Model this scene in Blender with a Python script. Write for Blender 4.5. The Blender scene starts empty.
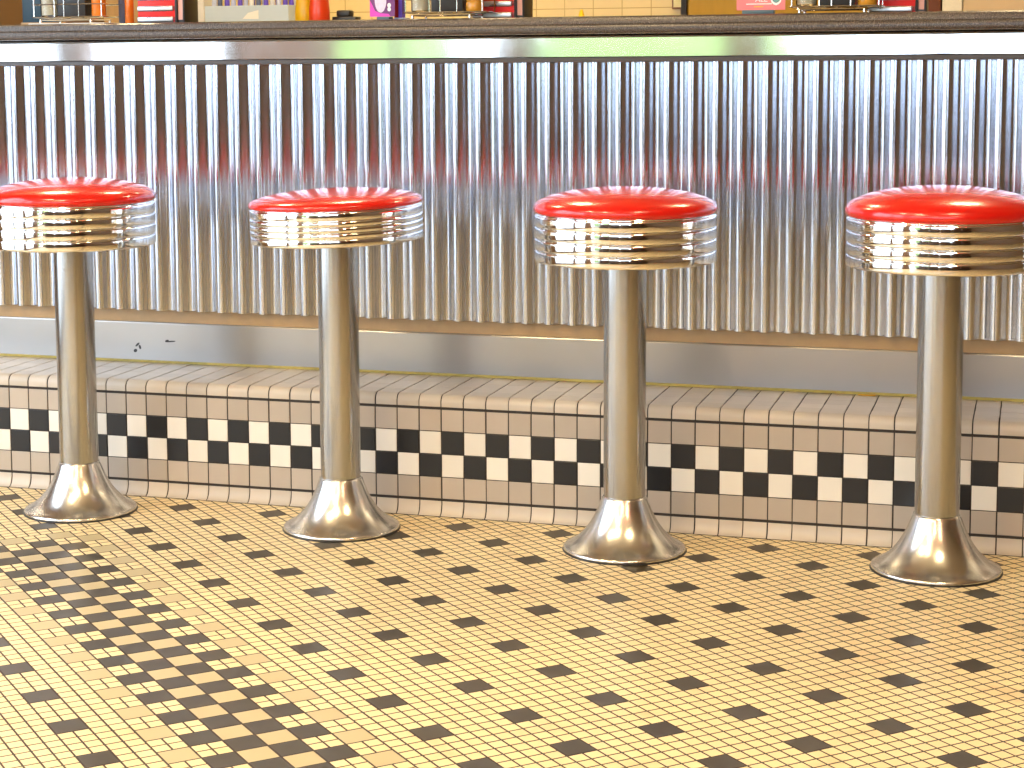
import bpy, bmesh, math, random
from mathutils import Vector, Matrix, Euler
S = 0.0254                      # the place was measured in inches: x along the counter, y into it, z up
C = bpy.context.scene.collection
random.seed(7)
PI = math.pi

# ------------------------------------------------------------------ node helper
class N:
    """tiny expression builder for math nodes"""
    def __init__(s, nt, sock): s.nt, s.s = nt, sock
    def _op(s, op, *a):
        n = s.nt.nodes.new('ShaderNodeMath'); n.operation = op
        for i, v in enumerate((s,) + a):
            if isinstance(v, N): s.nt.links.new(v.s, n.inputs[i])
            else: n.inputs[i].default_value = v
        return N(s.nt, n.outputs[0])
    def __add__(s, o): return s._op('ADD', o)
    def __sub__(s, o): return s._op('SUBTRACT', o)
    def __mul__(s, o): return s._op('MULTIPLY', o)
    def __truediv__(s, o): return s._op('DIVIDE', o)
    def lt(s, o): return s._op('LESS_THAN', o)
    def gt(s, o): return s._op('GREATER_THAN', o)
    def floor(s): return s._op('FLOOR')
    def frac(s): return s._op('FRACT')
    def mod(s, o): return s._op('FLOORED_MODULO', o)
    def min(s, o): return s._op('MINIMUM', o)
    def max(s, o): return s._op('MAXIMUM', o)
    def inv(s): return (s * -1.0) + 1.0
    def edge(s): return s.frac().min(s.frac().inv())          # distance to the nearest whole number

def rgb(c): return (c[0], c[1], c[2], 1.0)
def new_mat(name):
    m = bpy.data.materials.new(name); m.use_nodes = True
    return m, m.node_tree, m.node_tree.nodes['Principled BSDF']
def mixc(nt, fac, a, b):
    n = nt.nodes.new('ShaderNodeMix'); n.data_type = 'RGBA'
    for i, v in ((0, fac), (6, a), (7, b)):
        if isinstance(v, N): nt.links.new(v.s, n.inputs[i])
        elif isinstance(v, bpy.types.NodeSocket): nt.links.new(v, n.inputs[i])
        else: n.inputs[i].default_value = v if i == 0 else rgb(v)
    return n.outputs[2]
def noise(nt, scale, stretch=None, detail=3.0, coord='Object'):
    t = nt.nodes.new('ShaderNodeTexCoord'); n = nt.nodes.new('ShaderNodeTexNoise')
    n.inputs['Scale'].default_value = scale; n.inputs['Detail'].default_value = detail
    if stretch:
        mp = nt.nodes.new('ShaderNodeMapping'); mp.inputs['Scale'].default_value = stretch
        nt.links.new(t.outputs[coord], mp.inputs[0]); nt.links.new(mp.outputs[0], n.inputs['Vector'])
    else: nt.links.new(t.outputs[coord], n.inputs['Vector'])
    return N(nt, n.outputs[0])
def mat(name, col, rough=.5, metal=0.0, var=0.0, vscale=30, stretch=None, rvar=0.0, bump=0.0, coat=0.0, trans=0.0, emit=None, es=0.0, ior=None, spec=None):
    m, nt, b = new_mat(name)
    b.inputs['Base Color'].default_value = rgb(col); b.inputs['Roughness'].default_value = rough
    b.inputs['Metallic'].default_value = metal
    if coat: b.inputs['Coat Weight'].default_value = coat; b.inputs['Coat Roughness'].default_value = .08
    if trans: b.inputs['Transmission Weight'].default_value = trans
    if ior: b.inputs['IOR'].default_value = ior
    if spec is not None: b.inputs['Specular IOR Level'].default_value = spec
    if emit: b.inputs['Emission Color'].default_value = rgb(emit); b.inputs['Emission Strength'].default_value = es
    if var or rvar or bump:
        n = noise(nt, vscale, stretch)
        if var:
            lo = [max(0, c * (1 - var)) for c in col]; hi = [min(1, c * (1 + var)) for c in col]
            nt.links.new(mixc(nt, n, lo, hi), b.inputs['Base Color'])
        if rvar: nt.links.new(((n - .5) * (2 * rvar) + rough).max(0.02).s, b.inputs['Roughness'])
        if bump:
            bp = nt.nodes.new('ShaderNodeBump'); bp.inputs['Strength'].default_value = bump; bp.inputs['Distance'].default_value = .001
            nt.links.new(n.s, bp.inputs['Height']); nt.links.new(bp.outputs[0], b.inputs['Normal'])
    return m

M = {}
M['chrome'] = mat('polished chrome', (.88, .88, .88), .06, 1.0, rvar=.03, vscale=40)
M['fascia'] = mat('polished steel band', (.92, .92, .93), .07, 1.0, rvar=.03, vscale=12, stretch=(1, 1, 1))
M['corrugated'] = mat('corrugated bright steel', (.64, .68, .77), .17, 1.0, var=.10, vscale=60, stretch=(1, 1, .12), rvar=.06)
M['post'] = mat('brushed steel post', (.46, .46, .46), .22, 1.0, var=.14, vscale=50, stretch=(1, 1, .06), rvar=.07)
M['flange'] = mat('spun steel base', (.70, .68, .65), .24, 1.0, var=.04, vscale=26)
M['kick'] = mat('brushed steel sheet', (.42, .41, .405), .30, 1.0, var=.10, vscale=5, stretch=(1, 1, 1), rvar=.03)
M['strip'] = mat('tan laminate strip', (.46, .30, .15), .40, 0.0, var=.10, vscale=60)
M['shadedtrim'] = mat('shaded metal trim', (.10, .10, .11), .30, .6)  # lower lip of the chrome trim, its shade put into the colour
M['vinyl'] = mat('red vinyl', (.60, .008, .004), .24, 0, var=.05, vscale=18, bump=.05, coat=.5)
M['scuff'] = mat('dark scuff', (.03, .03, .035), .6)
M['caulk'] = mat('old yellowed caulk', (.36, .30, .08), .6, var=.3, vscale=80)
M['under'] = mat('dark steel plate', (.12, .12, .12), .4, .7)
M['wood'] = mat('tan wood panel', (.60, .40, .20), .45, 0, var=.22, vscale=8, stretch=(6, 6, .6))
M['goldwood'] = mat('golden brown cabinet wood', (.40, .235, .02), .38, 0, var=.22, vscale=6, stretch=(5, 5, .6))
M['redwood'] = mat('dark reddish wood', (.17, .05, .02), .4, 0, var=.25, vscale=8, stretch=(6, 6, .6))
M['beige'] = mat('beige painted wall', (.60, .45, .27), .6, 0, var=.06, vscale=10)
M['white'] = mat('white painted post', (.80, .80, .82), .45, 0, var=.03, vscale=20)
M['ceil'] = mat('brown ceiling', (.42, .34, .24), .8, 0, var=.05, vscale=4)
M['wallwarm'] = mat('warm brown wall', (.16, .09, .04), .5, 0, var=.15, vscale=4)
M['frame'] = mat('dark window frame', (.10, .08, .07), .4)
M['hedge'] = mat('hedge leaves', (.30, .40, .15), .7, 0, var=.6, vscale=14)
M['ground'] = mat('pale paving', (.55, .53, .50), .8, 0, var=.1, vscale=3)
M['steel'] = mat('worktop steel', (.55, .55, .56), .28, 1.0, var=.08, vscale=12, rvar=.05)
M['wire'] = mat('bright wire', (.86, .84, .78), .12, 1.0)
M['black'] = mat('black plastic', (.018, .018, .02), .35, 0, rvar=.05, vscale=30)
M['navy'] = mat('dark blue board', (.016, .05, .085), .4, 0, var=.15, vscale=30)
M['cream'] = mat('cream sugar', (.80, .74, .60), .5, 0, var=.08, vscale=120)
M['glass'] = mat('clear jar glass', (.95, .97, .97), .04, 0, trans=1.0, ior=1.3)
M['amber'] = mat('amber syrup', (.55, .26, .03), .10, 0, var=.2, vscale=30, coat=.5)
M['orange'] = mat('orange sauce', (.75, .20, .02), .2, 0, var=.2, vscale=40, coat=.5)
M['green'] = mat('green plastic', (.25, .5, .08), .35)
M['red'] = mat('red panel', (.78, .02, .02), .3, 0, var=.05, vscale=20)
M['darkred'] = mat('dark red plastic', (.25, .004, .006), .35)
M['pinkp'] = mat('pale pink panel', (.80, .45, .42), .4, 0, var=.05, vscale=20)
M['ketchup'] = mat('ketchup red plastic', (.80, .06, .01), .3, 0, var=.08, vscale=20, coat=.2)
M['mustard'] = mat('mustard yellow plastic', (.85, .52, .01), .3, 0, var=.05, vscale=20, coat=.2)
M['pink'] = mat('pink card', (.85, .20, .22), .45, 0, var=.05, vscale=30)
M['magenta'] = mat('magenta print', (.75, .06, .55), .45)
M['purple'] = mat('purple card', (.16, .035, .19), .45, 0, var=.2, vscale=60)
M['whitep'] = mat('white print and glare', (.85, .85, .88), .5)
M['lilac'] = mat('pale lilac print', (.66, .60, .80), .5, 0, var=.2, vscale=90)
M['teal'] = mat('teal print', (.12, .30, .30), .5)
M['bluegrey'] = mat('blue grey base', (.07, .13, .17), .4)
M['gold'] = mat('gold print', (.8, .40, .06), .45)
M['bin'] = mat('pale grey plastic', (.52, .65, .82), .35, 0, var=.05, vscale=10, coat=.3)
M['blue'] = mat('violet blue paper', (.13, .08, .62), .5)
M['paleblue'] = mat('pale blue paper', (.55, .62, .85), .5)
M['slate'] = mat('slate blue paper', (.10, .13, .26), .5)
M['paper'] = mat('white paper', (.78, .79, .82), .5)
M['cardpaper'] = mat('cream paper', (.78, .70, .38), .5, 0, var=.08, vscale=30)
M['brownedge'] = mat('brown frame', (.22, .10, .05), .5)
M['scrap'] = mat('yellow paper scrap', (.75, .42, .02), .6)
M['lampshade'] = mat('warm lamp glass', (1, .8, .5), .4, emit=(1.0, .79, .46), es=74)
M['neon'] = mat('red neon tube', (1, .1, .05), .4, emit=(1.0, .03, .02), es=14)
M['brass'] = mat('brass', (.6, .42, .15), .25, 1.0)
M['boothbrown'] = mat('dark brown booth vinyl', (.05, .022, .012), .4, 0, var=.1, vscale=10)

def make_counter_mat():
    m, nt, b = new_mat('speckled laminate')
    n1 = noise(nt, 900, detail=1.0); n2 = noise(nt, 420, detail=2.0)
    c1 = mixc(nt, ((n1 - .44) * 6.0).max(0.0).min(1.0), (.022, .016, .014), (.12, .095, .08))
    c2 = mixc(nt, ((n2 - .60) * 7.0).max(0.0).min(1.0), c1, (.24, .20, .17))
    nt.links.new(c2, b.inputs['Base Color']); b.inputs['Roughness'].default_value = .26
    return m
M['laminate'] = make_counter_mat()

def make_floor_mat():
    """one inch mosaic with two inch dark dots and a checkered border, laid at 45 degrees to the counter"""
    m, nt, b = new_mat('mosaic floor tile')
    g = nt.nodes.new('ShaderNodeNewGeometry'); sx = nt.nodes.new('ShaderNodeSeparateXYZ')
    nt.links.new(g.outputs['Position'], sx.inputs[0])
    X = N(nt, sx.outputs[0]) * (1 / S); Y = N(nt, sx.outputs[1]) * (1 / S)
    k = math.sqrt(.5)
    dx = X - 4.067; dy = Y + 20.803
    v = (dx + dy) * k; u = (dx - dy) * k
    # border: a frame whose outer corner lies near the first stool
    vb = (v + .16) / 2.0; ub = (u - .35) / 2.0
    j = vb.floor(); r = ub.floor()
    d = (j * -1.0 + 5.0).min(r + 1.0)
    band = d.gt(-.5) * d.lt(5.5)
    inner = d.gt(5.5)
    odd = (r + j).mod(2.0).gt(.5)
    # plain field
    upper = u.lt(-1.65) * v.lt(11.84)
    right = band.inv() * inner.inv()
    fv = v + upper * .55 + inner * .35
    near_r = v.gt(11.84) * v.lt(14.0) * right
    fv = fv * near_r.inv() + ((v - 14.0) * (2 / 2.16) + 14.0) * near_r
    near_l = inner * v.gt(-2.35)
    fv = fv * near_l.inv() + ((v + 2.35) * (2 / 2.19) - 2.0) * near_l
    fu = u - inner * .72 - upper * .6
    near_u = upper * u.gt(-3.4)
    fu = fu * near_u.inv() + ((u + 3.4) * (2 / 1.75) - 4.0) * near_u
    dot = (fv - 14.0).mod(6.0).lt(2.0) * fu.mod(6.0).lt(2.0)
    small_e = fv.edge().min(fu.edge())
    big_e = (fv / 2.0).edge().min((fu / 2.0).edge()) * 2.0
    e_field = dot * big_e + dot.inv() * small_e
    # border cells
    d0 = d.lt(.5).max(d.gt(4.5))                                   # outermost and innermost rows
    dmid = d.gt(1.5) * d.lt(3.5)
    dark_b = odd * d0.inv(); tan_b = (odd * d0).max(odd.inv() * dmid)
    solid_b = dark_b.max(tan_b)
    be = vb.edge().min(ub.edge()) * 2.0
    se = (vb * 2.0).edge().min((ub * 2.0).edge())
    e_band = solid_b * be + solid_b.inv() * se
    e = band * e_band + band.inv() * e_field
    dark = band * dark_b + band.inv() * dot
    tan = band * tan_b
    grout = e.lt(.064)
    # each tile its own tone
    wn = nt.nodes.new('ShaderNodeTexWhiteNoise'); wn.noise_dimensions = '2D'
    cb = nt.nodes.new('ShaderNodeCombineXYZ')
    nt.links.new(((fv.floor() * band.inv()) + (vb * 2.0).floor() * band).s, cb.inputs[0])
    nt.links.new(((fu.floor() * band.inv()) + (ub * 2.0).floor() * band).s, cb.inputs[1])
    nt.links.new(cb.outputs[0], wn.inputs['Vector'])
    rnd = N(nt, wn.outputs[0])
    big = noise(nt, 1.6, detail=4.0)
    dirt = noise(nt, 9.0, detail=6.0)
    cream = mixc(nt, rnd, (.80, .63, .34), (.90, .72, .40))
    cream = mixc(nt, ((big - .5) * 1.1 + .3).max(0.0).min(1.0), cream, (.84, .67, .38))
    cream = mixc(nt, ((dirt - .60) * 3.0).max(0.0).min(.35), cream, (.45, .30, .14))
    c = mixc(nt, tan, cream, (.52, .425, .235))
    c = mixc(nt, dark, c, (.034, .023, .008))
    c = mixc(nt, grout, c, (.055, .036, .030))
    nt.links.new(c, b.inputs['Base Color'])
    nt.links.new((grout * .4 + (dirt - .5) * .2 + .34).s, b.inputs['Roughness'])
    bp = nt.nodes.new('ShaderNodeBump'); bp.inputs['Strength'].default_value = .25; bp.inputs['Distance'].default_value = .0012
    nt.links.new((e * 10.0).min(1.0).s, bp.inputs['Height']); nt.links.new(bp.outputs[0], b.inputs['Normal'])
    return m
M['floor'] = make_floor_mat()

def make_tile_mat(name, col, rough=.32, var=.12):
    """glazed wall tile; every tile carries its own tone in the attribute 'tone'"""
    m, nt, b = new_mat(name)
    a = nt.nodes.new('ShaderNodeAttribute'); a.attribute_name = 'tone'
    n = noise(nt, 30, detail=4.0)
    f = N(nt, a.outputs['Fac']) * .7 + n * .3
    nt.links.new(mixc(nt, f, [c * (1 - var) for c in col], [min(1, c * (1 + var)) for c in col]), b.inputs['Base Color'])
    b.inputs['Roughness'].default_value = rough
    return m
M['tile_grey'] = make_tile_mat('beige grey tile', (.43, .37, .31))
M['tile_pale'] = make_tile_mat('pale beige tile', (.53, .465, .39))
M['tile_white'] = make_tile_mat('white tile', (.76, .72, .65), var=.06)
M['tile_black'] = make_tile_mat('black tile', (.010, .010, .012), .3, .2)
M['tile_wall'] = None
M['grout'] = mat('dark grout', (.030, .024, .022), .8, 0, var=.2, vscale=60)

def make_walltile_mat():
    m, nt, b = new_mat('cream wall tile')
    g = nt.nodes.new('ShaderNodeNewGeometry'); sx = nt.nodes.new('ShaderNodeSeparateXYZ')
    nt.links.new(g.outputs['Position'], sx.inputs[0])
    X = (N(nt, sx.outputs[0]) * (1 / S) + 1.35) / 4.25; Z = (N(nt, sx.outputs[2]) * (1 / S) - 3.6) / 4.25
    e = X.edge().min(Z.edge()) * 4.25
    n = noise(nt, 6.0)
    c = mixc(nt, n, (.74, .57, .25), (.82, .65, .33))
    c = mixc(nt, e.lt(.06), c, (.50, .33, .12))
    nt.links.new(c, b.inputs['Base Color']); b.inputs['Roughness'].default_value = .25
    return m
M['tile_wall'] = make_walltile_mat()

# ------------------------------------------------------------------ mesh helpers (inches in, metres out)
def link(name, bm, m, parent=None, smooth=True, angle=40):
    me = bpy.data.meshes.new(name)
    bmesh.ops.recalc_face_normals(bm, faces=bm.faces[:])
    bm.to_mesh(me); bm.free()
    for mm in (m if isinstance(m, (list, tuple)) else [m]): me.materials.append(mm)
    me.transform(Matrix.Scale(S, 4))
    if smooth:
        me.polygons.foreach_set('use_smooth', [True] * len(me.polygons))
        try: me.set_sharp_from_angle(angle=math.radians(angle))
        except Exception: pass
    o = bpy.data.objects.new(name, me); C.objects.link(o)
    if parent: o.parent = parent
    return o
def tag(o, label, cat, group=None):
    o['label'] = label; o['category'] = cat
    if group: o['group'] = group
    return o
def thing(name, label, cat, loc=(0, 0, 0), rotz=0, group=None):
    o = bpy.data.objects.new(name, None); C.objects.link(o)
    o.empty_display_size = .05
    o.location = Vector(loc) * S; o.rotation_euler = (0, 0, rotz)
    return tag(o, label, cat, group)
def struct(name, bm, m, smooth=False):
    o = link(name, bm, m, smooth=smooth); o['kind'] = 'structure'; return o
def dup(root, loc, rotz=0, label=None, group=None):
    r = root.copy(); C.objects.link(r); r.location = Vector(loc) * S; r.rotation_euler = (0, 0, rotz)
    if label: r['label'] = label
    if group: r['group'] = group
    out = {}
    for ch in list(root.children):
        c = ch.copy(); C.objects.link(c); c.parent = r; out[ch.name.split('.')[0]] = c
        for gch in list(ch.children):
            d = gch.copy(); C.objects.link(d); d.parent = c
    return r, out
def box(bm, x0, x1, y0, y1, z0, z1, bev=0.0, seg=2):
    r = bmesh.ops.create_cube(bm, size=1.0)
    vs = r['verts']
    for w in vs:
        w.co = Vector(((x0 + x1) / 2 + w.co.x * (x1 - x0), (y0 + y1) / 2 + w.co.y * (y1 - y0), (z0 + z1) / 2 + w.co.z * (z1 - z0)))
    if bev:
        es = list({e for w in vs for e in w.link_edges})
        bmesh.ops.bevel(bm, geom=es, offset=bev, segments=seg, profile=.5, affect='EDGES')
    return bm
def bx(*a, **k): return box(bmesh.new(), *a, **k)
def lathe(prof, n=64, cx=0, cy=0, bm=None):
    bm = bm or bmesh.new(); rings = []
    for r, z in prof:
        if r < 1e-6: rings.append([bm.verts.new((cx, cy, z))])
        else: rings.append([bm.verts.new((cx + r * math.cos(2 * PI * i / n), cy + r * math.sin(2 * PI * i / n), z)) for i in range(n)])
    for a, b in zip(rings, rings[1:]):
        if len(a) == 1 and len(b) == 1: continue
        for i in range(n):
            k = (i + 1) % n
            if len(a) == 1: bm.faces.new((a[0], b[i], b[k]))
            elif len(b) == 1: bm.faces.new((a[i], a[k], b[0]))
            else: bm.faces.new((a[i], a[k], b[k], b[i]))
    return bm
def extrude_x(prof, x0, x1, closed=True, bm=None):
    """a (y, z) outline swept along x"""
    bm = bm or bmesh.new()
    A = [bm.verts.new((x0, y, z)) for y, z in prof]; B = [bm.verts.new((x1, y, z)) for y, z in prof]
    n = len(prof)
    for i in range(n if closed else n - 1):
        k = (i + 1) % n; bm.faces.new((A[i], A[k], B[k], B[i]))
    if closed: bm.faces.new(A[::-1]); bm.faces.new(B)
    return bm
def tube(bm, pts, rad, n=8, closed=False):
    pts = [Vector(p) for p in pts]; m = len(pts); rings = []
    up = None
    for i, p in enumerate(pts):
        a = pts[(i - 1) % m] if (closed or i) else p; c = pts[(i + 1) % m] if (closed or i < m - 1) else p
        t = (c - a).normalized()
        if up is None: up = Vector((0, 0, 1)) if abs(t.z) < .9 else Vector((0, 1, 0))
        s = t.cross(up).normalized(); up = s.cross(t).normalized()
        rings.append([bm.verts.new(p + rad * (math.cos(2 * PI * k / n) * s + math.sin(2 * PI * k / n) * up)) for k in range(n)])
    for i in range(m if closed else m - 1):
        a, b = rings[i], rings[(i + 1) % m]
        # close twisted loops by the nearest start vertex
        off = min(range(n), key=lambda o: (a[0].co - b[o].co).length)
        for k in range(n): bm.faces.new((a[k], a[(k + 1) % n], b[(k + 1 + off) % n], b[(k + off) % n]))
    if not closed: bm.faces.new(rings[0][::-1]); bm.faces.new(rings[-1])
    return bm
def rrect(x0, x1, y0, y1, z, r, n=5):
    out = []
    for cx, cy, a0 in ((x1 - r, y1 - r, 0), (x0 + r, y1 - r, 90), (x0 + r, y0 + r, 180), (x1 - r, y0 + r, 270)):
        for i in range(n + 1):
            a = math.radians(a0 + 90 * i / n); out.append((cx + r * math.cos(a), cy + r * math.sin(a), z))
    return out

# ------------------------------------------------------------------ camera (fitted to the tile grids, the stools and the counter lines)
CAM = Vector((86.6238, -149.4049, 38.9698))
RT = Vector((.953858, .300160, -.007674)); DN = Vector((.026450, -.109456, -.993640)); FW = Vector((-.299091, .947588, -.112345))
F = 1876.44; PX, PY = -61.387, -112.604
cam = bpy.data.cameras.new('camera'); co = bpy.data.objects.new('camera', cam); C.objects.link(co)
cam.sensor_width = 36.0; cam.lens = F / 1024 * 36.0; cam.shift_x = -PX / 1024; cam.shift_y = PY / 1024
cam.clip_start = .05; cam.clip_end = 200
mw = Matrix((RT, -DN, -FW)).transposed().to_4x4(); mw.translation = CAM * S
co.matrix_world = mw
bpy.context.scene.camera = co
def at(px, py, y=None, z=None):
    """the point of the plane y (or z) seen at a pixel of the photograph"""
    d = ((px - 512 - PX) / F) * RT + ((py - 384 - PY) / F) * DN + FW
    t = ((y - CAM.y) / d.y) if y is not None else ((z - CAM.z) / d.z)
    return CAM + d * t

# ------------------------------------------------------------------ room
RX0, RX1, RY0, RY1, RZ = -52, 300, -330, 118, 118
struct('floor', bx(RX0, RX1, RY0, RY1, -3, 0), M['floor'])
struct('ceiling', bx(RX0, RX1, RY0, RY1, RZ, RZ + 4), M['ceil'])
struct('wall_back', bx(RX0, RX1, RY1, RY1 + 5, -3, RZ + 4), M['tile_wall'])
struct('wall_right', bx(RX1, RX1 + 5, RY0, RY1, -3, RZ + 4), M['wallwarm'])
# wall behind the camera, with wide shop windows between piers
FS, LS, WZ1 = 26, 3, 104
wins = [(-48, 8), (14, 60), (64, 170)]
def pier_wall(name, axis, c0, c1, a0, a1, openings, WZ0):
    bm = bmesh.new(); cur = a0
    def b(p, q, z0, z1):
        if axis == 'y': box(bm, p, q, c0, c1, z0, z1)
        else: box(bm, c0, c1, p, q, z0, z1)
    for p, q in openings:
        b(cur, p, -3, RZ + 4); b(p, q, -3, WZ0); b(p, q, WZ1, RZ + 4); cur = q
    b(cur, a1, -3, RZ + 4)
    return struct(name, bm, M['wallwarm'])
pier_wall('wall_front', 'y', RY0 - 5, RY0, RX0, RX1, wins, FS)
lwins = [(-326, -195), (-148, -93), (-87, -18)]
pier_wall('wall_left', 'x', RX0 - 5, RX0, RY0, RY1, lwins, LS)
wn = 0
for axis, ops, WZ0 in (('y', wins, FS), ('x', lwins, LS)):
    for p, q in ops:
        wn += 1; bm = bmesh.new(); n = max(1, round((q - p) / 46))
        cc = (RY0 - 2.5) if axis == 'y' else (RX0 - 2.5)
        def fb(a, b_, z0, z1):
            if axis == 'y': box(bm, a, b_, cc - 1, cc + 1, z0, z1)
            else: box(bm, cc - 1, cc + 1, a, b_, z0, z1)
        fb(p, q, WZ0, WZ0 + 2); fb(p, q, WZ1 - 2, WZ1)
        for i in range(n + 1):
            xx = p + 1 + (q - p - 2) * i / n; fb(xx - 1, xx + 1, WZ0 + 2, WZ1 - 2)
        struct('window_%d' % wn, bm, M['frame'])
        pl = bpy.data.lights.new('window portal', 'AREA'); pl.shape = 'RECTANGLE'
        pl.size = (q - p) * S; pl.size_y = (WZ1 - WZ0) * S; pl.cycles.is_portal = True
        po = bpy.data.objects.new('window_portal', pl); C.objects.link(po)
        if axis == 'y': po.location = Vector(((p + q) / 2, RY0 - 6, (WZ0 + WZ1) / 2)) * S; po.rotation_euler = (PI / 2, 0, PI)
        else: po.location = Vector((RX0 - 6, (p + q) / 2, (WZ0 + WZ1) / 2)) * S; po.rotation_euler = (PI / 2, 0, PI / 2)
struct('trim_1', bx(-800, 800, -1100, RY0 - 5, -6, -3), M['ground'])
struct('trim_2', bx(-800, RX0 - 5, RY0 - 5, 500, -6, -3), M['ground'])
def hedge(x0, x1, y0, y1, h, label):
    bm = bmesh.new(); bmesh.ops.create_icosphere(bm, subdivisions=5, radius=1)
    for w in bm.verts:
        p = w.co.copy(); q = 1 + .10 * math.sin(9 * p.x + 3) * math.sin(11 * p.y) + random.uniform(-.05, .05)
        w.co = Vector(((x0 + x1) / 2 + (x1 - x0) / 2 * p.x * q, (y0 + y1) / 2 + (y1 - y0) / 2 * p.y * q, max(-3, h * .5 + h * .55 * p.z * q)))
    o = link('hedge', bm, M['hedge'], smooth=False); tag(o, label, 'hedge')
hedge(-95, 0, -560, -500, 78, 'rounded green bush outside the shop window beyond the camera')
hedge(-190, -125, -570, -440, 92, 'taller green bush outside the left wall window, beyond the camera')

# ceiling lamps and a neon line: what lights the room besides the windows
lamp_spots = [(-5, -75), (30, -95), (100, -75), (-30, -190), (60, -210), (140, -190), (20, -150), (-34, 48), (10, 62), (90, 62)]  # the leftmost lamp over the kitchen is added to brighten the tan wood panel
lroot = None
for i, (x, y) in enumerate(lamp_spots):
    lab = 'warm round ceiling lamp on the diner ceiling, out of the picture'
    if lroot is None:
        lroot = thing('ceiling_lamp', lab, 'lamp', (x, y, RZ), group='ceiling lamps')
        link('collar', lathe([(0, 0), (9, 0), (9, -1.5), (8, -2), (0, -2)], 40), M['brass'], lroot)
        link('lamp_glass', lathe([(8, -2), (8.5, -3), (7.5, -5), (4.5, -6.3), (0, -6.8)], 40), M['lampshade'], lroot)
    else: dup(lroot, (x, y, RZ))
bm = bmesh.new(); tube(bm, rrect(-30, 180, -300, -150, RZ - 4, 30, 8), .5, 8, closed=True)
tag(link('neon_tube', bm, M['neon']), 'red neon tube looping below the ceiling, out of the picture', 'neon light')

# unseen booths added behind the camera to put dark reflections in the metal
booth = thing('added_booth_bench', 'dark brown booth bench added out of view to darken the metal reflections', 'bench', (-20, -232, 0), group='added booth benches behind the camera')
link('bench_base', bx(0, 46, 2, 20, 0, 12, bev=.3), M['black'], booth)
link('bench_seat', bx(0, 46, 0, 22, 12, 18, bev=1.4, seg=3), M['boothbrown'], booth)
link('bench_back', bx(0, 46, -6, 2, 12, 37, bev=1.6, seg=3), M['boothbrown'], booth)
for x in (30, 80, 130, 180): dup(booth, (x, -232, 0))

# ------------------------------------------------------------------ tiled step under the counter
TW, TX0 = 1.9893, -.58                  # tile pitch, centre of column 0
Z = [1.365, 3.353, 5.343, 7.333, 9.33]  # joints of the front face
YF, YK, ZT = 1.0, 10.5, 10.42           # front face, kick plate face, top
cove = [(.40, .03), (.50, .06), (.68, .17), (.84, .38), (.94, .65), (1.0, .95), (1.0, Z[0])]
R = .62
bull = [(1.0, Z[4]), (1.0, ZT - R)] + [(1.0 + R - R * math.cos(a), ZT - R + R * math.sin(a)) for a in [PI / 2 * i / 7 for i in range(1, 8)]] + [(3.3, ZT)]
rows = [(cove, 'tile_pale', 'tile_pale'), ([(1, Z[0]), (1, Z[1])], 'tile_grey', 'tile_grey'),
        ([(1, Z[1]), (1, Z[2])], 'tile_white', 'tile_black'), ([(1, Z[2]), (1, Z[3])], 'tile_black', 'tile_white'),
        ([(1, Z[3]), (1, Z[4])], 'tile_grey', 'tile_grey'), (bull, 'tile_pale', 'tile_pale'),
        ([(3.3, ZT), (5.3, ZT)], 'tile_pale', 'tile_pale'), ([(5.3, ZT), (7.3, ZT)], 'tile_pale', 'tile_pale'),
        ([(7.3, ZT), (9.3, ZT)], 'tile_pale', 'tile_pale'), ([(9.3, ZT), (YK + .4, ZT)], 'tile_pale', 'tile_pale')]
tmats = ['tile_grey', 'tile_pale', 'tile_white', 'tile_black']
gaps = [.08, .24, .08, .07, .08, .24, .035, .035, .035, .035, .035]   # joint below each row
bm = bmesh.new(); tone = bm.faces.layers.float.new('tone')
I0, I1 = -25, 72
for ri, (prof, me_, mo_) in enumerate(rows):
    p = [Vector((a, b)) for a, b in prof]
    d0 = (p[1] - p[0]).normalized(); d1 = (p[-1] - p[-2]).normalized()
    p[0] = p[0] + d0 * gaps[ri] / 2; p[-1] = p[-1] - d1 * gaps[ri + 1] / 2
    # outward normals of the outline (towards -y, then +z)
    nr = []
    for i in range(len(p)):
        t = (p[min(i + 1, len(p) - 1)] - p[max(i - 1, 0)]).normalized(); nr.append(Vector((-t.y, t.x)))
    h = .055
    for i in range(I0, I1):
        xc = TX0 + TW * i; g = .085 + .04 * random.random(); jx = random.uniform(-.012, .012)
        xa, xb = xc - TW / 2 + g / 2 + jx, xc + TW / 2 - g / 2 + jx
        hh = h + random.uniform(-.012, .012)
        mi = tmats.index(me_ if i % 2 == 0 else mo_); tn = random.random()
        e = .03
        def ring(x, off): return [bm.verts.new((x, q.x + n_.x * off, q.y + n_.y * off)) for q, n_ in zip(p, nr)]
        # skirt, bevel ring, face
        pi_ = [p[0] + d0 * e] + p[1:-1] + [p[-1] - d1 * e]
        A = ring(xa, -.04); B = ring(xb, -.04); A1 = ring(xa, hh - .02); B1 = ring(xb, hh - .02)
        def ring2(x): return [bm.verts.new((x, q.x + n_.x * hh, q.y + n_.y * hh)) for q, n_ in zip(pi_, nr)]
        A2 = ring2(xa + e); B2 = ring2(xb - e)
        fs = []
        m_ = len(p)
        for k in range(m_ - 1):
            fs += [(A2[k], B2[k], B2[k + 1], A2[k + 1]), (A[k], A1[k], A1[k + 1], A[k + 1]), (B1[k], B[k], B[k + 1], B1[k + 1]),
                   (A1[k], A2[k], A2[k + 1], A1[k + 1]), (B2[k], B1[k], B1[k + 1], B2[k + 1])]
        fs += [(A[0], B[0], B1[0], A1[0]), (A1[0], B1[0], B2[0], A2[0]), (A1[-1], B1[-1], B[-1], A[-1]), (A2[-1], B2[-1], B1[-1], A1[-1])]
        for f in fs:
            try: fc = bm.faces.new(f)
            except ValueError: continue
            fc.material_index = mi; fc[tone] = tn
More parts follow.
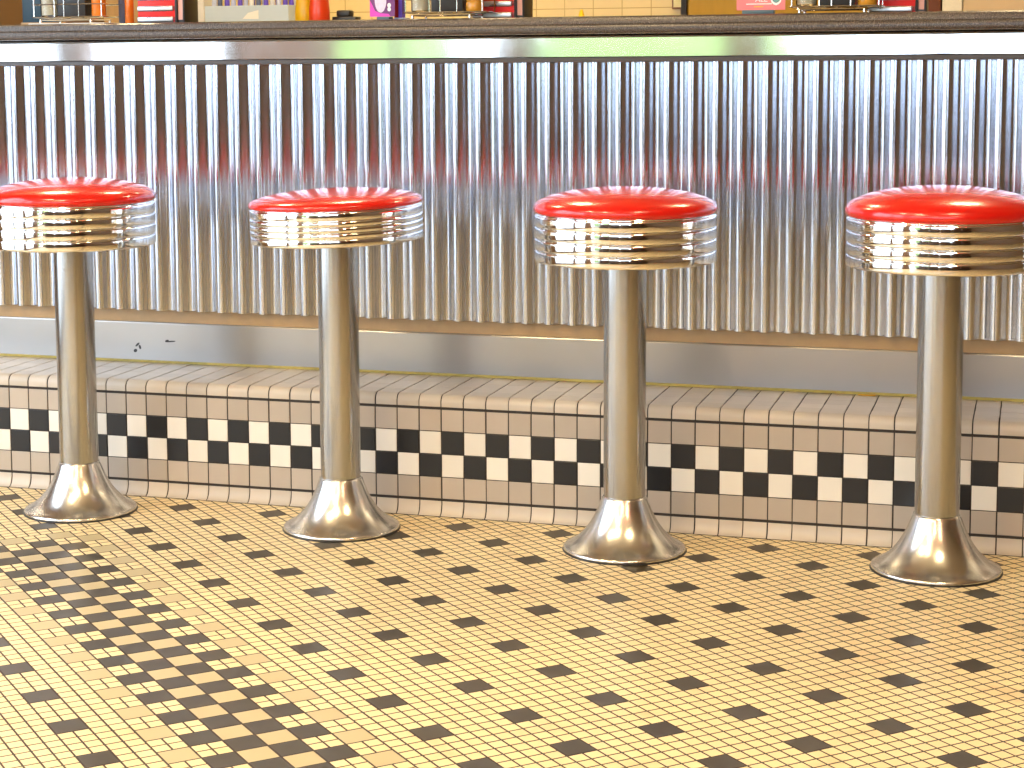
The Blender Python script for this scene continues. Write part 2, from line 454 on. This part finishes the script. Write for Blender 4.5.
XA, XB = TX0 + TW * (I0 - .5), TX0 + TW * (I1 - .5)
step = thing('tiled_step', 'long low tiled step with black and white checkered band running behind the stools', 'step')
link('tile_facing', bm, [M[t] for t in tmats], step, angle=30)
core = [(q[0], q[1]) for q in cove] + [(1, Z[4])] + bull[1:] + [(26, ZT), (26, 0), (.4, 0)]
link('grout_core', extrude_x(core, XA, XB), M['grout'], step, smooth=False)

# ------------------------------------------------------------------ counter front: kick plate, tan strip, corrugated sheet, polished band
front = thing('counter_front', 'counter front clad in vertical corrugated steel above a brushed kick plate', 'counter')
link('caulk_joint', extrude_x([(YK - .17, ZT + .08), (YK - .01, ZT + .30), (YK - .01, ZT + .08)], XA, XB), M['caulk'], front, smooth=False)
link('carcass', bx(XA, XB, YK + .7, YK + 5, ZT + .08, 40.9), M['redwood'], front, smooth=False)
KT = 14.36
kick = link('kick_plate', extrude_x([(YK, ZT + .09), (YK, KT - .13), (YK + .05, KT - .04), (YK + .14, KT), (YK + .65, KT), (YK + .65, ZT + .09)], XA, XB), M['kick'], front, smooth=False)
for px, py, w, h, a in ((170.5, 341.5, .55, .07, .1), (167, 341, .2, .12, .3), (137.5, 344.5, .28, .1, .7), (140, 347, .12, .22, .3), (135.5, 350.5, .2, .16, .5)):
    p = at(px, py, y=YK); bm = bmesh.new()
    vs = [bm.verts.new((p.x + w * math.cos(t) * math.cos(a) - h * math.sin(t) * math.sin(a), YK - .008, p.z + w * math.cos(t) * math.sin(a) + h * math.sin(t) * math.cos(a))) for t in [2 * PI * k / 12 for k in range(12)]]
    bm.faces.new(vs)
    ex = bmesh.ops.extrude_face_region(bm, geom=bm.faces[:]); bmesh.ops.translate(bm, verts=[q for q in ex['geom'] if isinstance(q, bmesh.types.BMVert)], vec=(0, .01, 0))
    link('scuff_mark', bm, M['scuff'], kick, smooth=False)
link('tan_strip', bx(XA, XB, YK + .3, YK + .75, KT, 16.4), M['strip'], front, smooth=False)
# corrugated sheet
PITCH, X0R, AMP, YC = 2.106, 60.15, .345, 10.0
ZB, ZU = 15.60, 38.72
bm = bmesh.new(); seg = 20
n0 = int((XA - X0R) / PITCH) - 1; n1 = int((XB - X0R) / PITCH)
A, B, A2, B2 = [], [], [], []
for i in range((n1 - n0) * seg + 1):
    t = n0 + i / seg; c = math.cos(2 * PI * t)
    prof = 1 - 2 * abs(math.sin(PI * t)) ** 2.35          # wide round ridges, narrower valleys
    x = X0R + PITCH * t; y = YC - AMP * prof
    A.append(bm.verts.new((x, y, ZB))); B.append(bm.verts.new((x, y, ZU)))
    A2.append(bm.verts.new((x, y + .05, ZB))); B2.append(bm.verts.new((x, y + .05, ZU)))
for i in range(len(A) - 1):
    for q in ((A[i], A[i + 1], B[i + 1], B[i]), (A2[i + 1], A2[i], B2[i], B2[i + 1]), (A2[i], A2[i + 1], A[i + 1], A[i]), (B[i], B[i + 1], B2[i + 1], B2[i])): bm.faces.new(q)
link('corrugated_sheet', bm, M['corrugated'], front, angle=60)
link('lower_trim', extrude_x([(9.25, 38.62), (9.05, 38.68), (9.02, 39.02), (9.2, 39.1), (11, 39.1), (11, 38.62)], XA, XB), M['shadedtrim'], front, smooth=False)
link('polished_band', extrude_x([(8.96, 39.1), (8.96, 40.7), (9.0, 40.85), (9.4, 40.95), (11, 40.95), (11, 39.1)], XA, XB), M['fascia'], front, smooth=False)

# countertop
YE = 7.5
prof = [(YE + .35, 41.02), (YE + .12, 41.06), (YE, 41.2), (YE - .04, 41.45), (YE, 41.66), (YE + .03, 41.76), (YE + .11, 41.86), (YE + .14, 41.88), (YE + .15, 41.96),
        (YE + .17, 42.15), (YE + .22, 42.36), (YE + .38, 42.48), (YE + .6, 42.52), (30, 42.52), (30, 41.02)]
top = thing('countertop', 'long dark speckled laminate countertop with a grooved rounded edge', 'countertop')
link('slab', extrude_x(prof, XA, XB), M['laminate'], top, angle=30)
CT = 42.52
link('support_rail', bx(XA, XB, 26, 28, 36.5, 41.02), M['redwood'], top, smooth=False)
# carcass back side so the counter is solid
link('back_panel', bx(XA, XB, 24, 26, ZT + .08, 41.0), M['wood'], front, smooth=False)

# ------------------------------------------------------------------ stools
def ring_profile(hu, n, soft=0.0, first=None, last=None):
    ring = [(1.6, .30), (6.6, .30), (6.9, .04), (6.98, 0)]; z0 = 0
    for k in range(n):
        h = (last if (k == 0 and last) else first if (k == n - 1 and first) else hu)
        for r, f in ((7.0 , .02), (7.065, .05), (7.10, .12), (7.112, .20), (7.115, .50), (7.112, .80), (7.10, .88), (7.06, .95), (7.0, .975)):
            rr = r + soft * math.sin(PI * f) if (h == hu) else r
            ring.append((rr, z0 + f * h))
        z0 += h
    return ring + [(7.02, z0 + .02), (6.98, z0 + .10), (6.8, z0 + .12), (6.6, z0 + .04), (6.5, z0 - .3), (1.6, z0 - .3), (1.6, .30)]
def cushion_profile(z, k):
    base = [(0, -.25), (6.4, -.25), (6.80, 0), (7.02, .05), (7.15, .18), (7.20, .36), (7.15, .56), (6.98, .77), (6.62, .99), (6.05, 1.20), (5.3, 1.40), (4.3, 1.58), (3, 1.74), (1.5, 1.84), (0, 1.87)]
    return [(r, z + (h * k if h > 0 else h)) for r, h in base]
def make_stool():
    t = thing('bar_stool', '', 'stool', (0, 0, 0))
    fl = [(0, .06), (4.78, .06), (4.85, .10), (4.87, .18), (4.85, .28), (4.74, .37), (4.38, .54), (3.95, .80), (3.55, 1.16), (3.15, 1.58), (2.80, 2.05), (2.48, 2.60), (2.20, 3.20), (1.98, 3.75), (1.81, 4.25), (1.75, 4.36), (1.66, 4.40), (0, 4.40)]
    link('base_flange', lathe(fl, 96), M['flange'], t, angle=50)
    link('floor_gasket', lathe([(0, 0), (4.93, 0), (4.95, .03), (4.90, .07), (0, .07)], 96), M['black'], t)
    link('post', lathe([(0, 4.35), (1.62, 4.35), (1.63, 4.48), (1.66, 4.7), (1.68, 23.3), (1.68, 24.2), (0, 24.2)], 64), M['post'], t)
    link('seat_ring', lathe(ring_profile(.915, 4), 128), M['chrome'], t, angle=50)
    link('seat_cushion', lathe(cushion_profile(3.71, 1.10), 128), M['vinyl'], t, angle=80)
    link('hub_plate', lathe([(0, .08), (2.6, .08), (2.7, .12), (2.7, .3), (0, .3)], 48), M['under'], t)
    return t
stool_info = [((7.14, -5.70), 23.36, 0, 0, 'round red-topped chrome bar stool at the left end, its seat cut by the picture edge'),
              ((31.40, -5.37), 24.25, 0, 1.8, 'second bar stool from the left, with the thinnest chrome seat ring and flattest red cushion'),
              ((55.64, -5.74), 23.2, 0, 0, 'third bar stool from the left, its red seat level, left of the nearest stool'),
              ((79.70, -5.13), 23.3, 0, 0, 'nearest and largest red-topped chrome bar stool at the right edge of the picture')]
stool = make_stool()
view = Vector((-.30, .954, 0)); side = Vector((.954, .30, 0))
for i, ((x, y), zr, tb, roll, lab) in enumerate(stool_info):
    if i == 0: r, parts = stool, {c.name.split('.')[0]: c for c in stool.children}
    else: r, parts = dup(stool, (x, y, 0))
    r.location = Vector((x, y, 0)) * S; r['label'] = lab; r['group'] = 'bar stools along the counter'
    if i == 1:                          # this stool carries a thinner seat
        for nme, pr in (('seat_ring', ring_profile(.48, 5, .03, .72, .66)), ('seat_cushion', cushion_profile(2.85, .74))):
            tmp = link('tmp', lathe(pr, 128), parts[nme].data.materials[0], angle=50 if nme == 'seat_ring' else 80)
            parts[nme].data = tmp.data; bpy.data.objects.remove(tmp)
    if i == 3:                          # the nearest cushion is the plumpest
        tmp = link('tmp', lathe(cushion_profile(3.68, 1.26), 128), M['vinyl'], angle=80)
        parts['seat_cushion'].data = tmp.data; bpy.data.objects.remove(tmp)
    rot = Matrix.Rotation(math.radians(-tb), 4, side) @ Matrix.Rotation(math.radians(-roll), 4, view)
    for nme in ('seat_ring', 'seat_cushion', 'hub_plate'):
        parts[nme].matrix_local = Matrix.Translation((0, 0, zr * S)) @ rot

# ------------------------------------------------------------------ things on the counter
def X(px, y, py=18): return at(px, py, y=y).x
def ZZ(px, py, y): return at(px, py, y=y).z

def make_caddy():
    """chrome wire caddy, 7.6 wide, front left corner of its feet at x = 0"""
    t = thing('condiment_caddy', '', 'caddy', group='wire condiment caddies on the counter')
    W, D = 7.6, 4.4
    bm = bmesh.new()
    for z in (.58, 1.75, 3.3): tube(bm, rrect(0, W, 0, D, z, .55), .06, 6, closed=True)
    link('basket_rails', bm, M['wire'], t)
    bm = bmesh.new()
    for x in (2.55, 3.55, 5.1): 
        for y in (0, D): tube(bm, [(x, y, .58), (x, y, 3.3)], .05, 6)
    for x in (.25, W - .25):
        for y in (.25, D - .25): tube(bm, [(x, y, .58), (x, y, 3.3)], .06, 6)
    for x in (1.8, 3.6, 5.4): tube(bm, [(x, 0, .58), (x, D, .58)], .05, 6)
    link('basket_uprights', bm, M['wire'], t)
    bm = bmesh.new(); tube(bm, rrect(.7, W - 1.2, .3, D - .3, .34, .3), .07, 6, closed=True)
    link('foot_rail', bm, M['wire'], t)
    for x in (.9, W - 1.4):
        for y in (.3, D - .3): link('foot', lathe([(0, 0), (.12, 0), (.14, .1), (.1, .34), (0, .34)], 12, x, y), M['wire'], t)
    bm = bmesh.new(); tube(bm, [(W * .5, D - .28, .58), (W * .5, D - .28, 6.8)], .08, 8)
    tube(bm, [(W * .5 + .7 * math.cos(a), D - .28, 7.45 + .7 * math.sin(a)) for a in [2 * PI * k / 20 for k in range(20)]], .08, 8, closed=True)
    link('carrying_handle', bm, M['wire'], t)
    return t
def make_shaker(x, y, z, label):
    t = thing('sugar_jar', label, 'jar', (x, y, z), group='cream coloured jars in the caddies')
    link('jar_glass', lathe([(0, 0), (.78, 0), (.86, .1), (.86, 2.9), (.7, 3.2), (.7, 3.4), (.66, 3.4), (.66, 3.1), (.8, 2.8), (.8, .14), (0, .12)], 32), M['glass'], t)
    link('sugar', lathe([(0, .14), (.77, .16), (.77, 2.6), (0, 2.7)], 32), M['cream'], t)
    link('jar_lid', lathe([(0, 3.4), (.74, 3.38), (.76, 3.7), (.5, 4.05), (.12, 4.2), (0, 4.2)], 32), M['chrome'], t)
    return t
def make_packet_box(x, y, z, label, w=2.9):
    t = thing('packet_box', label, 'box', (x, y, z), group='black boxes in the caddies')
    link('box_body', bx(0, w, 0, 2.6, 0, 3.4, bev=.08), M['black'], t)
    link('box_divider', bx(w / 2 - .05, w / 2 + .05, .2, 2.4, 3.4, 4.1), M['black'], t, smooth=False)
    return t
def make_sauce(name, x, y, z, matl, cap, label, r=.80, cat='bottle'):
    t = thing(name, label, cat, (x, y, z))
    link('bottle_body', lathe([(0, 0), (r * .9, 0), (r, .1), (r, 2.6), (r * .85, 3.2), (r * .45, 3.9), (r * .4, 4.4), (0, 4.4)], 32), matl, t)
    link('bottle_cap', lathe([(0, 4.3), (r * .5, 4.3), (r * .5, 4.95), (r * .3, 5.1), (0, 5.1)], 24), cap, t)
    return t
def make_amber(x, y, z, label):
    t = thing('syrup_jar', label, 'jar', (x, y, z), group='amber jars in the caddies')
    link('jar_body', lathe([(0, 0), (.72, 0), (.80, .1), (.80, .75), (.74, .85), (.80, .95), (.80, 1.7), (0, 1.7)], 32), M['amber'], t)
    link('jar_lid', lathe([(0, 1.7), (.86, 1.7), (.86, 2.25), (.78, 2.35), (0, 2.35)], 32), M['green'], t)
    return t
def make_banded(w, label):
    t = thing('banded_box', label, 'box', group='red boxes with silver bands on the counter')
    link('box_body', bx(0, w, 0, 3.0, .12, 8.6, bev=.05), M['red'], t)
    for z0 in (.12, 1.12, 2.12, 3.12, 4.12, 5.12, 6.12, 7.12):
        b = link('silver_band', bx(-.04, w - .35, -.12, .05, z0, z0 + .50, bev=.11, seg=3), M['steel'], t)
        link('band_end', bx(w - .62, w - .12, -.05, .02, z0 + .06, z0 + .46, bev=.03), M['darkred'], b)
    link('dark_frame', box(bx(w - .12, w + .12, -.16, 3.1, 0, 8.8, bev=.04), -.08, w, -.02, 3.1, 0, .12), M['black'], t)
    link('side_panel', bx(w + .12, w + .62, .05, 2.9, .3, 8.5, bev=.03), M['pinkp'], t)
    link('side_frame', box(bx(w + .6, w + .78, 0, 3.0, 0, 8.8, bev=.03), w + .1, w + .62, .05, 2.9, .02, .3), M['black'], t)
    return t
YI = 9.4
caddy = make_caddy()
caddies = [(30.5, 'chrome wire caddy on a white mat at the left end of the counter'),
           (402, 'chrome wire caddy on the counter above the gap between second and third stools'),
           (788, 'chrome wire caddy on the counter beside the pink sign')]
MZ = .10
for i, (px, lab) in enumerate(caddies):
    x = X(px, YI); z = CT + (MZ if i == 0 else 0)
    if i == 0: c = caddy; c.location = Vector((x, YI, z)) * S
    else: c, _ = dup(caddy, (x, YI, z))
    c['label'] = lab
    where = ('at the left end of the counter', 'above the gap between second and third stools', 'beside the pink sign')[i]
    zb = z + .64
    make_shaker(x + 1.35, YI + 1.3, zb, 'cream filled glass jar in the wire caddy ' + where)
    make_packet_box(x + 2.45, YI + .75, zb, 'black packet box in the wire caddy ' + where, 2.95)
    if i == 0:
        make_sauce('sauce_bottle', x + 6.55, YI + 1.25, zb, M['orange'], M['red'], 'orange sauce bottle in the left wire caddy, beside its black box', .68)
    else: make_amber(x + 6.35, YI + 1.3, zb, 'green-lidded amber jar in the caddy ' + where)
# white mat below the first caddy
tag(link('paper_mat', bx(X(30, YI) , X(101, YI) + .6, YI - .35, YI + 5.2, CT, CT + MZ, bev=.03), M['paper']), 'flat white mat under the left wire caddy', 'mat')
# dark blue board left of the first caddy
t = thing('menu_holder', 'dark blue board standing behind the left wire caddy', 'board', (X(22.5, 14.4), 14.4, CT))
link('board', bx(0, 4.2, 0, .25, .3, 8.5, bev=.04), M['navy'], t)
link('stand', bx(-.05, 4.25, -.3, .9, 0, .32, bev=.05), M['strip'], t)
# amber bottle right of the first caddy
make_sauce('hot_sauce_bottle', X(129.5, 12.5), 12.5, CT, M['orange'], M['red'], 'small orange hot sauce bottle between left caddy and red banded box', .42)
make_sauce('pepper_bottle', X(123, 13.6), 13.6, CT, M['slate'], M['black'], 'small slate coloured bottle between the left caddy and red banded box', .40)
bb = make_banded(4.0, 'red box with silver bands beside the left caddy, its pale pink side panel showing')
bb.location = Vector((X(138, 11.2), 11.2, CT)) * S
for px, w, lab in ((473, 0, 'red box with silver bands next to the caddy in the middle of the counter'), (868, 0, 'red box with silver bands at the right, beside the dark wooden door edge')):
    dup(bb, (X(px, 14.1), 14.1, CT), label=lab)

# squeeze bottles and small black dispenser further back on the counter
def squeeze(name, px, y, m, r, label, z=CT):
    t = thing(name, label, 'bottle', (X(px, y), y, z), group='squeeze bottles on the counter' if z == CT else None)
    link('bottle_body', lathe([(0, 0), (r * .92, 0), (r, .15), (r, 1.2), (r * .93, 2.0), (r * .80, 3.2), (r * .86, 4.2), (r * .9, 5.4), (r * .7, 5.9), (0, 5.9)], 40), m, t)
    link('nozzle', lathe([(0, 5.85), (r * .75, 5.85), (r * .75, 6.3), (r * .3, 6.6), (.12, 8.0), (0, 8.05)], 24), m, t)
    return t
squeeze('ketchup_bottle', 319.5, 21, M['ketchup'], 1.0, 'red ketchup squeeze bottle on the counter left of the purple sign')
squeeze('mustard_bottle', 305.5, 24, M['mustard'], 1.02, 'yellow mustard squeeze bottle on the counter beside the red bottle')
t = thing('black_dispenser', 'small black dispenser with red foot right of the ketchup bottle', 'dispenser', (X(332, 22), 22, CT))
link('dispenser_base', bx(0, 2.4, 0, 1.6, .1, .62, bev=.06), M['black'], t)
link('dispenser_top', bx(.36, 1.78, .15, 1.4, .6, 1.25, bev=.18, seg=3), M['black'], t)
link('red_foot', bx(.55, 1.9, -.05, 1.5, 0, .12, bev=.02), M['ketchup'], t)

# purple sign card and pink sign card
def disc(cx, cz, rx, rz, y0, y1, n=32):
    bm = bmesh.new(); A = [bm.verts.new((cx + rx * math.cos(2 * PI * k / n), y0, cz + rz * math.sin(2 * PI * k / n))) for k in range(n)]
    B = [bm.verts.new((v.co.x, y1, v.co.z)) for v in A]
    bm.faces.new(A); bm.faces.new(B[::-1])
    for k in range(n): bm.faces.new((A[k], A[(k + 1) % n], B[(k + 1) % n], B[k]))
    return bm
t = thing('sign_card', 'purple and magenta printed card with a pale oval standing on the counter', 'sign', (X(370, 10), 10, CT))
card = link('card', bx(0, 2.35, 0, .06, .28, 5.2), M['purple'], t, smooth=False)
bm = bmesh.new()
vs = [(0.0, .28), (1.95, .28), (1.75, .52), (.95, .58), (.48, .80), (.22, 1.35), (.0, 1.75)]
A = [bm.verts.new((x, -.015, z)) for x, z in vs]; bm.faces.new(A)
ex = bmesh.ops.extrude_face_region(bm, geom=bm.faces[:]); bmesh.ops.translate(bm, verts=[q for q in ex['geom'] if isinstance(q, bmesh.types.BMVert)], vec=(0, .012, 0))
link('magenta_sweep', bm, M['magenta'], card, smooth=False)
link('pale_oval', disc(1.02, 1.75, .55, 1.12, -.022, -.002), M['lilac'], card, smooth=False)
bm = disc(1.83, .92, .16, .19, -.024, -.002)
for src in (disc(1.83, 1.27, .17, .20, -.024, -.002),):
    me = bpy.data.meshes.new('tmp'); src.to_mesh(me); src.free(); bm.from_mesh(me); bpy.data.meshes.remove(me)
link('white_figure', bm, M['whitep'], card, smooth=False)
link('card_stand', bx(.75, 1.95, -.35, .7, 0, .27, bev=.05), M['bluegrey'], t)
t = thing('folded_menu', 'narrow dark red and blue menu standing between purple card and caddy', 'menu', (X(394.5, 11.5), 11.5, CT))
link('menu_sheet', bx(0, .38, 0, .9, .2, 7), M['darkred'], t, smooth=False)
link('menu_cover', bx(.40, .72, -.02, .92, .2, 7), M['blue'], t, smooth=False)
link('menu_foot', bx(0, 1.1, -.15, 1.05, 0, .2, bev=.04), M['paleblue'], t)

t = thing('pink_sign', 'pink sign card with white lettering standing on a dark foot', 'sign', (X(736.5, 9.2), 9.2, CT))
PW = X(785, 9.2) - X(736.5, 9.2)
card = link('card', bx(0, PW, 0, .06, .33, 5.6), M['pink'], t, smooth=False)
link('sign_foot', bx(.5, PW - .9, -.3, .8, 0, .34, bev=.05), M['bluegrey'], t)
def text(body, x, z, size, m, parent, name):
    cu = bpy.data.curves.new('t', 'FONT'); cu.body = body; cu.size = size; cu.extrude = .006; cu.align_x = 'LEFT'
    o = bpy.data.objects.new('t', cu); C.objects.link(o)
    dg = bpy.context.evaluated_depsgraph_get(); me = bpy.data.meshes.new_from_object(o.evaluated_get(dg))
    bpy.data.objects.remove(o); bpy.data.curves.remove(cu)
    bm = bmesh.new(); bm.from_mesh(me); bpy.data.meshes.remove(me)
    bmesh.ops.transform(bm, matrix=Matrix.Translation((x, -.012, z)) @ Matrix.Rotation(PI / 2, 4, 'X'), verts=bm.verts[:])
    return link(name, bm, m, parent, smooth=False)
text('ALL', 1.55, 1.02, .62, M['whitep'], card, 'white_lettering')
link('white_rule', bx(.8, 2.95, -.015, 0, .80, .87), M['whitep'], card, smooth=False)
link('gold_rule', bx(1.45, 2.2, -.015, 0, .56, .66), M['gold'], card, smooth=False)
bm = bmesh.new()
sh = [(-.45, 1.75), (.45, 1.75), (.45, 1.15), (.38, .95), (.2, .78), (0, .70), (-.2, .78), (-.38, .95), (-.45, 1.15)]
A = [bm.verts.new((PW - .75 + x, -.018, z)) for x, z in sh]; bm.faces.new(A)
ex = bmesh.ops.extrude_face_region(bm, geom=bm.faces[:]); bmesh.ops.translate(bm, verts=[q for q in ex['geom'] if isinstance(q, bmesh.types.BMVert)], vec=(0, .015, 0))
link('shield_edge', bm, M['whitep'], card, smooth=False)
bm = bmesh.new()
A = [bm.verts.new((PW - .75 + x * .72, -.026, 1.22 + (z - 1.22) * .62)) for x, z in sh]; bm.faces.new(A)
ex = bmesh.ops.extrude_face_region(bm, geom=bm.faces[:]); bmesh.ops.translate(bm, verts=[q for q in ex['geom'] if isinstance(q, bmesh.types.BMVert)], vec=(0, .015, 0))
link('shield', bm, M['teal'], card, smooth=False)

# scrap and speck on the tiled step
p = at(867, 396.0, z=ZT + .06)
tag(link('paper_scrap', bx(p.x - .75, p.x + .7, YK - .55, YK - .2, ZT + .075, ZT + .13, bev=.02), M['scrap']), 'tiny yellow scrap at the back of the tiled step', 'scrap')

# ------------------------------------------------------------------ back bar beyond the counter
YB = 96
t = thing('work_table', 'steel work table against the back wall beyond the counter', 'table')
link('table_top', bx(-51.5, 150, YB - 4, RY1 - .1, 34.5, 36, bev=.1), M['steel'], t)
link('table_body', bx(-51, 148, YB, RY1 - .1, 4, 34.5), M['steel'], t, smooth=False)
link('plinth_board', bx(-51, 148, YB + 2, RY1 - .1, 0, 4), M['black'], t, smooth=False)
TT = 36.0
def wall_piece(name, px0, px1, y0, y1, m, label, cat, z0=TT, z1=100, group=None):
    return tag(link(name, bx(X(px0, y0), X(px1, y0), y0, y1, z0, z1, bev=.15), m), label, cat, group)
# tan wooden panel at the far left, partly hidden by the white posts
lp = thing('wooden_panel', 'tan wooden panel on the back wall behind the left caddy', 'panel')
link('panel_board', bx(-51.8, X(193.3, 112.6) - .1, 112.6, RY1 - .1, TT, 100, bev=.2), M['wood'], lp)
link('panel_rail', bx(-51.8, X(193.3, 112.6) - .1, 112.0, 112.7, 70, 73, bev=.1), M['wood'], lp)
wall_piece('white_post', 193.5, 204, 112.6, 117.9, M['white'], 'white post left of the pale grey bin', 'post', group='white posts beside the grey bin')
wall_piece('white_post', 289, 300, 112.6, 117.9, M['white'], 'white post right of the pale grey bin', 'post', group='white posts beside the grey bin')
# grey bin with blue and violet straws
yb = 100; xb0, xb1 = X(205, yb), X(288.5, yb); zt = ZZ(245, 5.5, yb)
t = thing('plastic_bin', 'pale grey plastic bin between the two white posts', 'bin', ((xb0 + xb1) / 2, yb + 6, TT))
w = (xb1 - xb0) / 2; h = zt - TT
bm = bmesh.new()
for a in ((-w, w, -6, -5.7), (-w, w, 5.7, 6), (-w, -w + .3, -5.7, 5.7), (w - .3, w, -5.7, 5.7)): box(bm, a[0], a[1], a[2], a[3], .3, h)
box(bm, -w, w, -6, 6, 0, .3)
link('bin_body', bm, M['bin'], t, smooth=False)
lx = (X(245, yb) - (xb0 + xb1) / 2); lz0 = ZZ(245, 19, yb) - TT; lz1 = ZZ(245, 10.3, yb) - TT
bm = bmesh.new(); A = [bm.verts.new((lx + q, -6.03, z)) for q, z in ((-.4, lz0), (2.1, lz0), (2.1, lz1), (.5, lz0 + (lz1 - lz0) * .7))]; bm.faces.new(A)
ex = bmesh.ops.extrude_face_region(bm, geom=bm.faces[:]); bmesh.ops.translate(bm, verts=[q for q in ex['geom'] if isinstance(q, bmesh.types.BMVert)], vec=(0, .025, 0))
link('bin_glare', bm, M['whitep'], t, smooth=False)  # pale shape painting the glare on the bin front
cols = ['paleblue', 'slate', 'paper', 'blue', 'paleblue', 'paper', 'blue', 'paleblue', 'blue', 'paper', 'slate', 'paleblue', 'blue', 'paper', 'blue', 'paleblue', 'blue', 'blue']
cname = {'paleblue': 'pale blue', 'slate': 'slate blue', 'paper': 'white', 'blue': 'violet blue'}
proto = {}; cnt = {}
ordn = ['first', 'second', 'third', 'fourth', 'fifth', 'sixth', 'seventh', 'eighth', 'ninth', 'tenth', 'eleventh', 'twelfth', 'thirteenth', 'fourteenth', 'fifteenth', 'sixteenth', 'seventeenth', 'eighteenth']
for k, cn in enumerate(cols):
    x = xb0 + .75 + (xb1 - xb0 - 1.5) * k / (len(cols) - 1); y = yb + 1.5 + (k % 3) * .8
    lab = '%s wrapped straw standing in the grey bin, %s from the left' % (cname[cn], ordn[k])
    if cn not in proto:
        o = link('wrapped_straw', lathe([(0, 0), (.33, 0), (.35, .1), (.35, h + 2.6), (.33, h + 2.7), (0, h + 2.7)], 14), M[cn]); proto[cn] = o
    else: o = proto[cn].copy(); C.objects.link(o)
    o.location = Vector((x, y, TT + .34)) * S; o.rotation_euler = (random.uniform(-.006, .006), random.uniform(-.012, .012), 0)
    tag(o, lab, 'straw', 'wrapped straws in the grey bin')
# wooden back bar cabinet at the right
yc = 98
cx0, cx1 = X(686, yc), X(924, yc)
t = thing('back_bar_cabinet', 'golden brown wooden cabinet behind the counter to the right of the cream tiles', 'cabinet', (cx0, yc, TT))
cw = cx1 - cx0
link('cabinet_body', bx(0, cw, .8, 19.9, 0, 40, bev=.2), M['goldwood'], t)
for k in range(2):
    d = link('cabinet_door', bx(.3 + cw / 2 * k, cw / 2 * (k + 1) - .3, 0, .8, .5, 39.5, bev=.15), M['goldwood'], t)
    link('door_knob', lathe([(0, 0), (.5, 0), (.6, .3), (.3, .6), (0, .7)], 20, cw / 2 + (1.4 if k else -1.4), 20), M['brass'], d)
for o in t.children_recursive:
    if o.name.startswith('door_knob'): o.data = o.data.copy(); o.data.transform(Matrix.Translation(Vector((0, 20, 20)) * S) @ Matrix.Rotation(PI / 2, 4, 'X') @ Matrix.Translation(Vector((0, -20, 0)) * S)); o.data.transform(Matrix.Translation(Vector((0, -20, 0)) * S))
link('dark_stile', bx(-.75, 0, .3, 19.9, 0, 40, bev=.1), M['black'], t)
wall_piece('door_jamb', 925, 940.5, 99, 117.9, M['redwood'], 'dark reddish wooden jamb right of the golden cabinet', 'post')
wall_piece('white_block', 942, 962, 97, 117.9, M['cream'], 'cream white upright block between dark jamb and beige wall', 'post')
wall_piece('beige_panel', 963, 1240, 97, 117.9, M['beige'], 'plain beige wall panel at the far right beyond the counter', 'panel')
# framed notice on the tiles left of the cabinet
pz = ZZ(675, 9, 117); pxl, pxr = X(671.5, 117), X(687, 117)
t = thing('wall_notice', 'cream paper notice in a brown frame on the tiled back wall', 'notice', (pxl, 117.3, pz))
link('notice_frame', bx(0, pxr - pxl, 0, .7, 0, 9, bev=.05), M['brownedge'], t)
link('notice_paper', bx(.22, pxr - pxl - .2, -.06, .02, .25, 8.7), M['cardpaper'], t, smooth=False)
# yellow nozzle peeping over the counter
yt = 90
zt_ = ZZ(581.5, 9.5, yt)
t = thing('yellow_cone', 'small yellow cone tip rising just above the counter edge', 'cone', (X(581.5, yt + 8), yt + 8, TT))
zt_ = ZZ(581.5, 9.5, yt + 8) - TT
link('cone_tip', lathe([(1.1, zt_ - 3.4), (.35, zt_ - .6), (.15, zt_), (0, zt_ + .02)], 24), M['mustard'], t)
link('cone_body', lathe([(0, 0), (1.4, 0), (1.45, .2), (1.45, max(.6, zt_ - 4)), (1.1, zt_ - 3.4), (0, zt_ - 3.4)], 24), M['mustard'], t)

# ------------------------------------------------------------------ daylight
w = bpy.data.worlds.new('sky'); bpy.context.scene.world = w; w.use_nodes = True
nt = w.node_tree; bg = nt.nodes['Background']
bg.inputs['Color'].default_value = (.76, .88, 1.0, 1); bg.inputs['Strength'].default_value = 7.5

vs = bpy.context.scene.view_settings
vs.view_transform = 'Standard'; vs.look = 'None'; vs.gamma = 1.0; vs.use_curve_mapping = False; vs.exposure = -0.25
